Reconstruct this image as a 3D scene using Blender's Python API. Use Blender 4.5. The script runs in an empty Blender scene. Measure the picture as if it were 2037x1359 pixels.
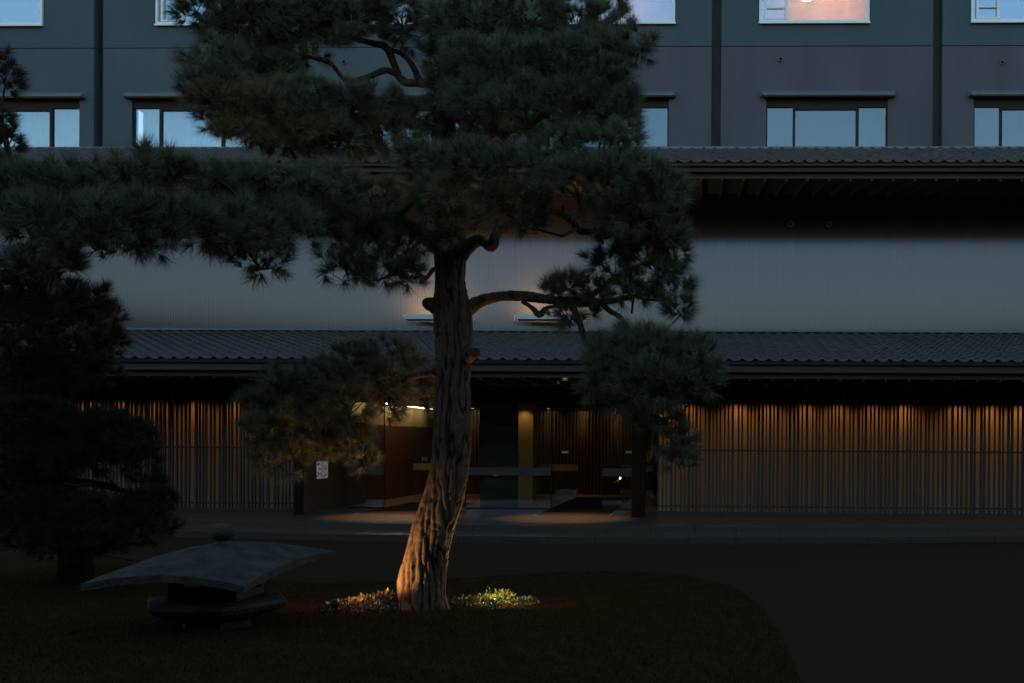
import bpy, math, random
import numpy as np
from mathutils import Vector, Matrix, noise
R = math.radians
random.seed(7); rng = np.random.default_rng(11)
S = bpy.context.scene
COL = S.collection

# ------------------------------------------------------------------ camera
W, H, F = 2037.0, 1359.0, 1981.0
PPX, PPY, EYE = 1355.0, 882.0, 1.9
cam_d = bpy.data.cameras.new('camera'); cam = bpy.data.objects.new('camera', cam_d); COL.objects.link(cam)
cam_d.sensor_width = 36.0; cam_d.sensor_fit = 'HORIZONTAL'; cam_d.lens = 36.0*F/W
cam_d.shift_x = (W/2-PPX)/W; cam_d.shift_y = (PPY-H/2)/W
cam_d.clip_start = 0.05; cam_d.clip_end = 2000
CM = Matrix.Rotation(R(1.3), 3, 'Z') @ Matrix.Rotation(R(90), 3, 'X') @ Matrix.Rotation(R(0.353), 3, 'Z')
cam.matrix_world = Matrix.Translation((0, 0, EYE)) @ CM.to_4x4()
S.camera = cam

# ------------------------------------------------------------------ sky (dusk: the sun is below the horizon behind the hotel)
world = bpy.data.worlds.new('World'); S.world = world; world.use_nodes = True
wn = world.node_tree; bg = wn.nodes['Background']
sky = wn.nodes.new('ShaderNodeTexSky'); sky.sky_type = 'NISHITA'; sky.sun_disc = False
sky.sun_elevation = R(2.0); sky.sun_rotation = R(0); sky.altitude = 50
sky.air_density = 1.0; sky.dust_density = 0.6; sky.ozone_density = 2.4
wn.links.new(sky.outputs[0], bg.inputs[0]); bg.inputs[1].default_value = 0.125
S.view_settings.view_transform = 'Standard'; S.view_settings.look = 'None'
S.view_settings.gamma = 1.0; S.view_settings.use_curve_mapping = False
S.view_settings.exposure = 3.0
S.cycles.max_bounces = 7; S.cycles.diffuse_bounces = 3; S.cycles.glossy_bounces = 3; S.cycles.transparent_max_bounces = 12
S.cycles.sample_clamp_indirect = 3.0
LK = 0.05     # one factor for every lamp, so that lamps follow the exposure

# ------------------------------------------------------------------ helpers
def ray(px, py):
    return CM @ Vector(((px-PPX)/F, -(py-PPY)/F, -1.0))
def P(px, py, Y):
    d = ray(px, py); k = Y/d.y
    return Vector((d.x*k, Y, EYE+d.z*k))
def G(px, py, z=0.0):
    d = ray(px, py); k = (z-EYE)/d.z
    return Vector((d.x*k, d.y*k, z))
def X(px, py, Y): return P(px, py, Y).x
def Z(px, py, Y): return P(px, py, Y).z

def link(o, parent=None):
    COL.objects.link(o)
    if parent is not None: o.parent = parent
    return o
def tag(o, label=None, cat=None, group=None, kind=None):
    if label: o['label'] = label
    if cat: o['category'] = cat
    if group: o['group'] = group
    if kind: o['kind'] = kind
    return o
def thing(name, label, cat, loc=(0, 0, 0), group=None):
    o = bpy.data.objects.new(name, None); o.location = loc; o.empty_display_size = 0.2
    COL.objects.link(o); return tag(o, label, cat, group)

class MB:
    """collects faces, then links them as ONE mesh object"""
    def __init__(s): s.v = []; s.f = []
    def box(s, x0, x1, y0, y1, z0, z1):
        n = len(s.v)
        s.v += [(x0,y0,z0),(x1,y0,z0),(x1,y1,z0),(x0,y1,z0),(x0,y0,z1),(x1,y0,z1),(x1,y1,z1),(x0,y1,z1)]
        s.f += [(n,n+3,n+2,n+1),(n+4,n+5,n+6,n+7),(n,n+1,n+5,n+4),(n+1,n+2,n+6,n+5),(n+2,n+3,n+7,n+6),(n+3,n,n+4,n+7)]
        return s
    def hexa(s, p):
        n = len(s.v); s.v += [tuple(q) for q in p]
        s.f += [(n,n+3,n+2,n+1),(n+4,n+5,n+6,n+7),(n,n+1,n+5,n+4),(n+1,n+2,n+6,n+5),(n+2,n+3,n+7,n+6),(n+3,n,n+4,n+7)]
        return s
    def quad(s, a, b, c, d):
        n = len(s.v); s.v += [tuple(a), tuple(b), tuple(c), tuple(d)]; s.f.append((n,n+1,n+2,n+3)); return s
    def lathe(s, prof, cx, cy, n=24, cap=True, axis='z', sx=1.0):
        b = len(s.v)
        for (r, z) in prof:
            for k in range(n):
                a = 2*math.pi*k/n
                if axis == 'z': s.v.append((cx+r*math.cos(a)*sx, cy+r*math.sin(a), z))
                else: s.v.append((cx+r*math.cos(a), z, cy+r*math.sin(a)))
        for i in range(len(prof)-1):
            for k in range(n):
                k2 = (k+1) % n
                s.f.append((b+i*n+k, b+i*n+k2, b+(i+1)*n+k2, b+(i+1)*n+k))
        if cap:
            s.f.append(tuple(b+k for k in range(n-1, -1, -1)))
            s.f.append(tuple(b+(len(prof)-1)*n+k for k in range(n)))
        return s
    def tube(s, pts, rad, n=6):
        b = len(s.v); pts = [Vector(p) for p in pts]
        for i, p in enumerate(pts):
            t = (pts[min(i+1, len(pts)-1)]-pts[max(i-1, 0)])
            if t.length < 1e-9: t = Vector((0,0,1))
            t.normalize(); u = t.orthogonal().normalized(); w = t.cross(u)
            r = rad[i] if isinstance(rad, (list, tuple)) else rad
            for k in range(n):
                a = 2*math.pi*k/n; s.v.append(tuple(p+u*math.cos(a)*r+w*math.sin(a)*r))
        for i in range(len(pts)-1):
            for k in range(n):
                k2 = (k+1) % n
                s.f.append((b+i*n+k, b+i*n+k2, b+(i+1)*n+k2, b+(i+1)*n+k))
        s.f.append(tuple(b+k for k in range(n-1, -1, -1))); s.f.append(tuple(b+(len(pts)-1)*n+k for k in range(n)))
        return s
    def mesh(s, name, m=None, smooth=False):
        me = bpy.data.meshes.new(name); me.from_pydata(s.v, [], s.f)
        if m: me.materials.append(m)
        if smooth: me.polygons.foreach_set('use_smooth', [True]*len(me.polygons))
        me.update(); return me
    def build(s, name, m=None, parent=None, smooth=False, bevel=0):
        o = link(bpy.data.objects.new(name, s.mesh(name, m, smooth)), parent)
        if bevel:
            b = o.modifiers.new('bevel', 'BEVEL'); b.width = bevel; b.segments = 2; b.limit_method = 'ANGLE'
        return o
def box(name, m, parent, *a, bevel=0): return MB().box(*a).build(name, m, parent, bevel=bevel)
def inst(name, me, parent, loc, rot=None, sc=None):
    o = bpy.data.objects.new(name, me); o.location = loc
    if rot: o.rotation_euler = rot
    if sc: o.scale = sc
    return link(o, parent)

# ------------------------------------------------------------------ materials
def mat(name, c, rough=0.7, c2=None, scale=5.0, stretch=(1,1,1), bump=0.0, bscale=None, spec=0.5, metal=0.0, detail=5.0, edge=(0.35,0.65)):
    m = bpy.data.materials.new(name); m.use_nodes = True; nt = m.node_tree; b = nt.nodes['Principled BSDF']
    b.inputs['Base Color'].default_value = (*c, 1); b.inputs['Roughness'].default_value = rough
    b.inputs['Specular IOR Level'].default_value = spec; b.inputs['Metallic'].default_value = metal
    if c2 is not None or bump:
        tc = nt.nodes.new('ShaderNodeTexCoord'); mp = nt.nodes.new('ShaderNodeMapping'); mp.inputs['Scale'].default_value = stretch
        nt.links.new(tc.outputs['Object'], mp.inputs[0])
    if c2 is not None:
        n = nt.nodes.new('ShaderNodeTexNoise'); n.inputs['Scale'].default_value = scale; n.inputs['Detail'].default_value = detail
        r = nt.nodes.new('ShaderNodeValToRGB'); r.color_ramp.elements[0].position = edge[0]; r.color_ramp.elements[1].position = edge[1]
        r.color_ramp.elements[0].color = (*c, 1); r.color_ramp.elements[1].color = (*c2, 1)
        nt.links.new(mp.outputs[0], n.inputs['Vector']); nt.links.new(n.outputs['Fac'], r.inputs[0]); nt.links.new(r.outputs[0], b.inputs['Base Color'])
    if bump:
        n2 = nt.nodes.new('ShaderNodeTexNoise'); n2.inputs['Scale'].default_value = bscale or scale*4; n2.inputs['Detail'].default_value = 4
        bp = nt.nodes.new('ShaderNodeBump'); bp.inputs['Strength'].default_value = bump; bp.inputs['Distance'].default_value = 0.02
        nt.links.new(mp.outputs[0], n2.inputs['Vector']); nt.links.new(n2.outputs['Fac'], bp.inputs['Height']); nt.links.new(bp.outputs[0], b.inputs['Normal'])
    return m
def emis(name, c, s):
    m = bpy.data.materials.new(name); m.use_nodes = True; b = m.node_tree.nodes['Principled BSDF']
    b.inputs['Base Color'].default_value = (*c, 1); b.inputs['Emission Color'].default_value = (*c, 1); b.inputs['Emission Strength'].default_value = s*LK
    return m
def glass(name, refl, tint=(1,1,1), rough=0.0, wob=0.0):
    """a thin pane: mirror share + see-through share"""
    m = bpy.data.materials.new(name); m.use_nodes = True; nt = m.node_tree; nt.nodes.clear()
    out = nt.nodes.new('ShaderNodeOutputMaterial'); mx = nt.nodes.new('ShaderNodeMixShader')
    g = nt.nodes.new('ShaderNodeBsdfGlossy'); g.inputs['Roughness'].default_value = rough; g.inputs['Color'].default_value = (.95,.98,1,1)
    t = nt.nodes.new('ShaderNodeBsdfTransparent'); t.inputs[0].default_value = (*tint, 1)
    fr = nt.nodes.new('ShaderNodeLayerWeight'); fr.inputs[0].default_value = 0.5
    ma = nt.nodes.new('ShaderNodeMath'); ma.operation = 'MULTIPLY_ADD'; ma.inputs[1].default_value = 0.5; ma.inputs[2].default_value = refl; ma.use_clamp = True
    nt.links.new(fr.outputs['Fresnel'], ma.inputs[0]); nt.links.new(ma.outputs[0], mx.inputs[0])
    nt.links.new(t.outputs[0], mx.inputs[1]); nt.links.new(g.outputs[0], mx.inputs[2]); nt.links.new(mx.outputs[0], out.inputs[0])
    if wob:
        tc = nt.nodes.new('ShaderNodeTexCoord'); n = nt.nodes.new('ShaderNodeTexNoise'); n.inputs['Scale'].default_value = 0.7
        bp = nt.nodes.new('ShaderNodeBump'); bp.inputs['Strength'].default_value = wob; bp.inputs['Distance'].default_value = 0.05
        nt.links.new(tc.outputs['Object'], n.inputs['Vector']); nt.links.new(n.outputs['Fac'], bp.inputs['Height']); nt.links.new(bp.outputs[0], g.inputs['Normal'])
    return m

M = dict(
 asphalt = mat('asphalt', (.042,.021,.010), .95, (.054,.028,.014), 55, bump=.4, bscale=120, spec=.0),
 granite = mat('granite', (.062,.040,.027), .30, (.088,.058,.038), 30, bump=.1, bscale=150),
 soil = mat('soil', (.036,.018,.006), .95, (.05,.026,.01), 4, bump=.6, bscale=60, spec=.0),
 grass = mat('grass', (.045,.021,.007), .9, (.078,.038,.012), 9, spec=.0, edge=(.3,.7)),
 stucco = mat('stucco', (.076,.105,.118), .9, (.105,.122,.135), 1.1, (1,1,.22), bump=.25, bscale=90, spec=.2),
 stucco3 = mat('stucco_plum', (.094,.093,.106), .9, (.116,.113,.125), 1.1, (1,1,.22), bump=.25, bscale=90, spec=.2),
 stucco2 = mat('stucco_upper', (.066,.10,.112), .9, (.086,.115,.128), 1.1, (1,1,.22), bump=.25, bscale=90, spec=.2),
 recess = mat('recess_paint', (.085,.080,.080), .9, (.10,.095,.095), 2, spec=.2),
 blackpaint = mat('black_paint', (.018,.011,.007), .9, (.024,.015,.009), 6, spec=0.0),
 darkmetal = mat('dark_metal', (.013,.010,.008), .5, (.018,.014,.011), 8, spec=.2),
 coping = mat('coping_metal', (.11,.125,.125), .5, (.15,.165,.165), 5, (1,6,6)),
 white = mat('white_frame', (.88,.90,.90), .4, (.85,.88,.89), 5),
 tile = mat('roof_tile', (.055,.043,.031), .55, (.08,.063,.046), 2.5, bump=.15, bscale=60),
 wood = mat('dark_timber', (.04,.03,.02), .7, (.06,.045,.03), 4, (1,12,12), bump=.2, bscale=40, spec=.3),
 wood2 = mat('fascia_timber', (.045,.032,.022), .65, (.065,.046,.032), 3, (.3,10,10), bump=.15, bscale=40, spec=.3),
 slat = mat('slat_metal', (.05,.043,.038), .55, (.066,.056,.05), 6, (4,4,.5), metal=.2),
 plaster = mat('screen_plaster', (.50,.30,.13), .85, (.42,.25,.10), 1.2, (1,1,.4), bump=.1),
 brown = mat('brown_panel', (.09,.045,.028), .45, (.13,.065,.038), 2, (1,1,8), spec=.4),
 ochre = mat('ochre_plaster', (.5,.36,.15), .85, (.44,.31,.12), 2),
 stone_dark = mat('dark_stone', (.035,.032,.027), .5, (.05,.045,.038), 3, (1,1,2), spec=.25),
 floor = mat('lobby_floor', (.22,.14,.075), .3, (.30,.19,.10), 1.5, (1,6,1)),
 mat_ = mat('doormat_fibre', (.035,.018,.013), .95, (.05,.025,.018), 60, bump=.4, bscale=200, spec=.1),
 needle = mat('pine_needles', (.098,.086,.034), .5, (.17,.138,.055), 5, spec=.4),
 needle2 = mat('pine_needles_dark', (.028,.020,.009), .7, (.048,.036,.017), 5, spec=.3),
 twig = mat('twig', (.05,.035,.022), .9, (.08,.05,.03), 20, spec=.2),
 stone = mat('lantern_stone', (.045,.036,.025), .95, (.082,.066,.047), 7, bump=1.0, bscale=38, spec=.1),
 leaf = mat('shrub_leaf', (.07,.085,.02), .5, (.14,.14,.03), 12),
 leafr = mat('ground_leaf', (.10,.06,.025), .6, (.17,.10,.035), 12),
 frost = mat('frosted_strip', (.11,.08,.062), .9, (.095,.07,.055), 8),
 curtain = mat('curtain', (.85,.86,.86), .9, (.8,.81,.82), 3, (8,1,.2)),
 room = mat('room_wall', (.52,.34,.22), .9, (.40,.24,.15), 2),
 darkroom = mat('dark_room', (.02,.02,.02), .9),
 pane = glass('window_glass', .05, (.75,.8,.82), 0.0, .15),
 pane_warm = glass('window_glass_warm', .09, (.85,.85,.82), 0.0, .1),
 pane_up = glass('window_glass_upper', .25, (.75,.8,.82), 0.0, .1),
 lobby_glass = glass('lobby_glass', .015, (.93,.95,.93)),
 led = emis('led_white', (1,.84,.58), 26),
 lampface = emis('lamp_face', (1,.85,.55), 120),
 lampdim = emis('lamp_dim', (1,.75,.35), 4),
 signlit = emis('sign_lit', (1,.93,.88), .17),
)
# bark: grey-brown plates with dark furrows
def bark_mat():
    m = bpy.data.materials.new('pine_bark'); m.use_nodes = True; nt = m.node_tree; b = nt.nodes['Principled BSDF']
    b.inputs['Roughness'].default_value = .9; b.inputs['Specular IOR Level'].default_value = .2
    at = nt.nodes.new('ShaderNodeAttribute'); at.attribute_name = 'furrow'
    r = nt.nodes.new('ShaderNodeValToRGB'); r.color_ramp.elements[0].position = .0; r.color_ramp.elements[0].color = (.007,.004,.002,1)
    r.color_ramp.elements[1].position = .75; r.color_ramp.elements[1].color = (.13,.074,.038,1)
    e = r.color_ramp.elements.new(.35); e.color = (.062,.032,.016,1)
    tc = nt.nodes.new('ShaderNodeTexCoord'); mp = nt.nodes.new('ShaderNodeMapping'); mp.inputs['Scale'].default_value = (1,1,.35)
    n = nt.nodes.new('ShaderNodeTexNoise'); n.inputs['Scale'].default_value = 22; n.inputs['Detail'].default_value = 8
    mx = nt.nodes.new('ShaderNodeMix'); mx.data_type = 'RGBA'; mx.blend_type = 'MULTIPLY'; mx.inputs[0].default_value = .8
    r2 = nt.nodes.new('ShaderNodeValToRGB'); r2.color_ramp.elements[0].position=.3; r2.color_ramp.elements[0].color=(.45,.36,.3,1); r2.color_ramp.elements[1].position=.7; r2.color_ramp.elements[1].color=(1.0,.97,.93,1)
    bp = nt.nodes.new('ShaderNodeBump'); bp.inputs['Strength'].default_value = .7; bp.inputs['Distance'].default_value = .012
    L = nt.links.new
    L(at.outputs['Fac'], r.inputs[0]); L(tc.outputs['Object'], mp.inputs[0]); L(mp.outputs[0], n.inputs['Vector'])
    L(n.outputs['Fac'], r2.inputs[0]); L(r.outputs[0], mx.inputs[6]); L(r2.outputs[0], mx.inputs[7]); L(mx.outputs[2], b.inputs['Base Color'])
    L(n.outputs['Fac'], bp.inputs['Height']); L(bp.outputs[0], b.inputs['Normal'])
    return m
M['bark'] = bark_mat()
M['bark_dark'] = mat('shaded_dark_bark', (.010,.007,.005), .95, (.022,.016,.011), 14, (1,1,.3), bump=.8, bscale=30, spec=0.0)  # bark darkened so the left pine's trunk sinks into the shade
# ribbed pale cladding: satin metal that mirrors the sky in the vertical sense
def clad_mat():
    m = bpy.data.materials.new('ribbed_cladding'); m.use_nodes = True; nt = m.node_tree; nt.nodes.clear()
    out = nt.nodes.new('ShaderNodeOutputMaterial'); mx = nt.nodes.new('ShaderNodeMixShader')
    g = nt.nodes.new('ShaderNodeBsdfGlossy'); g.inputs['Roughness'].default_value = .13; g.inputs['Color'].default_value = (.212,.200,.235,1)
    d = nt.nodes.new('ShaderNodeBsdfDiffuse'); d.inputs['Color'].default_value = (.06,.05,.052,1)
    mx.inputs[0].default_value = .3
    nt.links.new(d.outputs[0], mx.inputs[1]); nt.links.new(g.outputs[0], mx.inputs[2]); nt.links.new(mx.outputs[0], out.inputs[0])
    return m
M['clad'] = clad_mat()

def lamp(name, kind, loc, target, power, color, parent=None, size=.05, angle=60, blend=.6, sx=None, sy=None):
    d = bpy.data.lights.new(name, kind); d.energy = power*LK; d.color = color
    if kind == 'SPOT': d.spot_size = R(angle); d.spot_blend = blend; d.shadow_soft_size = size
    elif kind == 'POINT': d.shadow_soft_size = size
    elif kind == 'AREA': d.shape = 'RECTANGLE'; d.size = sx; d.size_y = sy
    o = bpy.data.objects.new(name, d); COL.objects.link(o)
    q = (Vector(target)-Vector(loc)).to_track_quat('-Z', 'Y')
    o.matrix_world = Matrix.Translation(loc) @ q.to_matrix().to_4x4()
    if parent is not None:
        o.parent = parent; o.matrix_parent_inverse = Matrix.Translation(parent.location).inverted()
    return o
WARM = (1.0, .57, .20); WARM2 = (1.0, .63, .27)

# ================================================================== SETTING: road, steps, terrace
XL, XR = -20.0, 11.5
def edge(x, base): return base + .0135*(x+3.0)**2
DECK = .27
tag(MB().quad((-150,-80,0),(150,-80,0),(150,160,0),(-150,160,0)).build('driveway', M['asphalt']), kind='structure')
def curved_slabs(name, base, depth, z0, z1, step_w, backY=None):
    root = thing(name, None, None); tag(root, kind='structure'); x = XL
    while x < XR:
        w = step_w*random.uniform(.97, 1.03); a, b = x+.0025, min(x+w-.0025, XR)
        dz = random.uniform(-.0012, .0012); dy = random.uniform(-.002, .002)
        ya, yb = edge(a, base)+dy, edge(b, base)+dy
        MB().hexa([(a,ya,z0),(b,yb,z0),(b,yb+depth,z0),(a,ya+depth,z0),(a,ya,z1+dz),(b,yb,z1+dz),(b,yb+depth,z1+dz),(a,ya+depth,z1+dz)]).build('step_stone', M['granite'], root, bevel=.004)
        x += w
    return root
curved_slabs('lower_step', 18.62, 1.05, -.05, .135, .86)
curved_slabs('upper_step', 19.50, .42, -.04, DECK, .86)
ter = thing('terrace', None, None); tag(ter, kind='structure')
x = XL
while x < XR:                                    # paving slabs of the terrace in rows behind the curved edge
    a, b = x+.003, x+1.2-.003
    ya, yb = edge(a, 19.925), edge(b, 19.925); yk = [0, .25, .5, .75, 1]
    for k in range(4):
        y0a, y0b = ya+(23.85-ya)*yk[k]+.003, yb+(23.85-yb)*yk[k]+.003
        y1a, y1b = ya+(23.85-ya)*yk[k+1]-.003, yb+(23.85-yb)*yk[k+1]-.003
        dz = random.uniform(-.001, .001)
        if y1a > y0a+.02 and y1b > y0b+.02:
            MB().hexa([(a,y0a,.1),(b,y0b,.1),(b,y1b,.1),(a,y1a,.1),(a,y0a,DECK+dz),(b,y0b,DECK+dz),(b,y1b,DECK+dz),(a,y1a,DECK+dz)]).build('paving_slab', M['granite'], ter)
    x += 1.2
box('terrace_base', M['soil'], ter, XL, XR, 20.8, 24.5, -.1, .10)

# ================================================================== garden bed
def bed_h(x, y):
    b = .38*math.exp(-((x+3.6)/3.6)**2-((y-7.2)/3.1)**2)+.03*math.exp(-((x+1.2)/1.6)**2-((y-9.3)/2.4)**2)
    return b
out_pts = [(.78,1.5),(.80,5),(.78,8),(.76,10),(.66,11.6),(.42,12.9),(-.1,13.9),(-1.0,14.4),(-2.2,14.2),(-3.6,13.3),(-5.0,12.9),(-6.5,13.2),(-8,14.6),(-10,16.2),(-13,16.8),(-16,16.0),(-16,1.5)]
def inside(x, y, poly):
    c = False; j = len(poly)-1
    for i in range(len(poly)):
        xi, yi = poly[i]; xj, yj = poly[j]
        if (yi > y) != (yj > y) and x < (xj-xi)*(y-yi)/(yj-yi)+xi: c = not c
        j = i
    return c
def dist_edge(x, y):
    best = 9
    for i in range(len(out_pts)):
        a = out_pts[i-1]; b = out_pts[i]; ax, ay = a; bx, by = b; dx, dy = bx-ax, by-ay
        t = max(0, min(1, ((x-ax)*dx+(y-ay)*dy)/(dx*dx+dy*dy))); best = min(best, math.hypot(x-ax-t*dx, y-ay-t*dy))
    return best
def soil_z(x, y):
    d = dist_edge(x, y)
    s = min(1, d/.9); s = s*s*(3-2*s)
    return .012+.05*min(1, d/.12)+bed_h(x, y)*s+.012*noise.noise(Vector((x*1.7, y*1.7, 0)))
g = MB(); st = .2; idx = {}
nx, ny = int(17/st), int(16/st)
for i in range(nx+1):
    for j in range(ny+1):
        xx, yy = -16+i*st, 1.5+j*st
        if inside(xx, yy, out_pts): idx[i, j] = len(g.v); g.v.append((xx, yy, soil_z(xx, yy)))
for (i, j) in list(idx):
    q = [(i,j),(i+1,j),(i+1,j+1),(i,j+1)]
    if all(k in idx for k in q): g.f.append(tuple(idx[k] for k in q))
tag(g.build('garden_bed', M['soil'], smooth=True), kind='structure')
kb = MB()                                        # low skirt of soil closing the bed's border
for i in range(len(out_pts)-2):
    a, b = out_pts[i], out_pts[i+1]
    n = max(2, int(math.hypot(b[0]-a[0], b[1]-a[1])/.25))
    for k in range(n):
        p = [a[0]+(b[0]-a[0])*t/n for t in (k, k+1)]; q = [a[1]+(b[1]-a[1])*t/n for t in (k, k+1)]
        cx, cy = -4, 8
        ins = []
        for u in range(2):
            dx, dy = cx-p[u], cy-q[u]; l = math.hypot(dx, dy); ins.append((p[u]+dx/l*.32, q[u]+dy/l*.32))
        kb.quad((p[0],q[0],.0),(p[1],q[1],.0),(ins[1][0],ins[1][1],soil_z(*ins[1])+.004),(ins[0][0],ins[0][1],soil_z(*ins[0])+.004))
tag(kb.build('bed_border', M['soil'], smooth=True), kind='structure')

def tris_object(name, verts, m, parent=None, smooth=False):
    """verts: (n,3,3) array of triangles"""
    n = len(verts); me = bpy.data.meshes.new(name)
    me.vertices.add(n*3); me.vertices.foreach_set('co', verts.reshape(-1).astype(np.float32))
    me.loops.add(n*3); me.loops.foreach_set('vertex_index', np.arange(n*3, dtype=np.int32))
    me.polygons.add(n); me.polygons.foreach_set('loop_start', np.arange(0, n*3, 3, dtype=np.int32))
    me.polygons.foreach_set('loop_total', np.full(n, 3, dtype=np.int32))
    me.materials.append(m); me.update(calc_edges=True); me.validate()
    return link(bpy.data.objects.new(name, me), parent)
# short turf blades, denser near the camera
pts = []
while len(pts) < 200000:
    y = 3.2+11.2*random.random()**1.3; x = -9.5+10.3*random.random()
    if y > 3.2 and abs(x) < .85*y+1 and inside(x, y, out_pts): pts.append((x, y))
GH = {}
def soil_fast(x, y):
    i, j = (x+16)/st, (y-1.5)/st; k = (int(i), int(j))
    if k not in GH: GH[k] = soil_z(-16+k[0]*st+st/2, 1.5+k[1]*st+st/2)
    return soil_z(x, y) if dist_edge(x, y) < .9 and len(GH) < 0 else None
zz = np.zeros(len(pts)); co = np.array([v for v in g.v])
zgrid = np.full((nx+2, ny+2), .03)
for (i, j), k in idx.items(): zgrid[i, j] = g.v[k][2]
pa = np.array(pts); fi = (pa[:,0]+16)/st; fj = (pa[:,1]-1.5)/st; i0 = fi.astype(int); j0 = fj.astype(int); a = fi-i0; b = fj-j0
zz = zgrid[i0,j0]*(1-a)*(1-b)+zgrid[i0+1,j0]*a*(1-b)+zgrid[i0,j0+1]*(1-a)*b+zgrid[i0+1,j0+1]*a*b
n = len(pa); ang = rng.uniform(0, 2*np.pi, n); w = rng.uniform(.002, .005, n); hgt = rng.uniform(.015, .045, n)
base = np.stack([pa[:,0], pa[:,1], zz-.005], 1); side = np.stack([np.cos(ang)*w, np.sin(ang)*w, 0*w], 1)
lean = rng.normal(0, .025, (n, 2)); tip = base+np.stack([lean[:,0], lean[:,1], hgt], 1)
tag(tris_object('turf', np.stack([base-side, base+side, tip], 1), M['grass']), kind='stuff',
    label='short dark turf covering the garden mound', cat='grass')
def bed_z(x, y):
    fi, fj = (x+16)/st, (y-1.5)/st; i, j = int(fi), int(fj); a, b = fi-i, fj-j
    return float(zgrid[i,j]*(1-a)*(1-b)+zgrid[i+1,j]*a*(1-b)+zgrid[i,j+1]*(1-a)*b+zgrid[i+1,j+1]*a*b)

# ================================================================== unseen hedge behind the viewer, added to darken the garden and lobby glass
def hedge():
    t = thing('shading_hedge', 'unseen tall evergreen hedge added behind the viewer to darken the garden, mirrored in the lobby glass', 'hedge')
    path = [(-34,16),(-32,6),(-26,-1),(-16,-5),(-4,-6.2),(8,-6),(19,-3.5),(27,2),(31,10),(32,18)]
    sp = []
    for i in range(len(path)-1):
        a, b = path[i], path[i+1]; n = int(math.hypot(b[0]-a[0], b[1]-a[1])/.9)
        for k in range(n): sp.append((a[0]+(b[0]-a[0])*k/n, a[1]+(b[1]-a[1])*k/n))
    v = []; f = []; K = 18; cents = []
    for i, (x, y) in enumerate(sp):
        a = Vector(sp[max(i-1, 0)]); b = Vector(sp[min(i+1, len(sp)-1)]); d = (b-a).normalized(); n_ = Vector((-d.y, d.x))
        for k in range(K):
            th = math.pi*2*k/K; cx, cz = math.cos(th), math.sin(th)
            q = 1.6*math.copysign(abs(cx)**.45, cx); zz_ = 3.9+3.9*math.copysign(abs(cz)**.5, cz)
            w_ = noise.noise(Vector((x*.7, y*.7, zz_*.7)))*.35
            p = (x+n_.x*(q+w_), y+n_.y*(q+w_), max(-.05, zz_+w_*(1 if cz > 0 else 0))); v.append(p)
            if zz_ > .3: cents.append(p)
    for i in range(len(sp)-1):
        for k in range(K):
            k2 = (k+1) % K; f.append((i*K+k, (i+1)*K+k, (i+1)*K+k2, i*K+k2))
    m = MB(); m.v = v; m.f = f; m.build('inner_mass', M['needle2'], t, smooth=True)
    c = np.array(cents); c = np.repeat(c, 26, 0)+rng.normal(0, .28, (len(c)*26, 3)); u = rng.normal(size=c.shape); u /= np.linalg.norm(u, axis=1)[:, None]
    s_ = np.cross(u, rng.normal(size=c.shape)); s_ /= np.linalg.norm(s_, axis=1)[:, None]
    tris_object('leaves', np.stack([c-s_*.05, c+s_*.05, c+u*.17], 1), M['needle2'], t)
HEDGE = hedge

# ================================================================== HOTEL behind (upper facade)
YF = 25.5
RX = 1645
zBand, zSillU, zCanT, zCanB, zWT, zWM = [Z(RX, y, YF) for y in (92, 47, 184, 194, 212, 217)]
ZB, ZT = 7.6, 15.0
hotel = thing('hotel_building', 'dark blue-grey rendered hotel block rising above the tiled roofs', 'building', (0, YF, 0))
hotel.location = (0, 0, 0)
chan = [X(p, 150, YF) for p in (-250, 196, 603, 1003, 1425, 1865, 2300)]; CW = .122
lowwin = [(-82,158),(262,500),(690,930),(1090,1330),(1524,1766),(1937,2177)]
upwin = [(-130,87),(312,530),(700,918),(1125,1343),(1510,1729),(1931,2150)]
def wall_with_hole(name, m, par, x0, x1, z0, z1, hx0, hx1, hz0, hz1, y0, y1):
    b = MB()
    b.box(x0, hx0, y0, y1, z0, z1); b.box(hx1, x1, y0, y1, z0, z1)
    if hz0 > z0+.001: b.box(hx0, hx1, y0, y1, z0, hz0)
    if hz1 < z1-.001: b.box(hx0, hx1, y0, y1, hz1, z1)
    return b.build(name, m, par)
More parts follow.
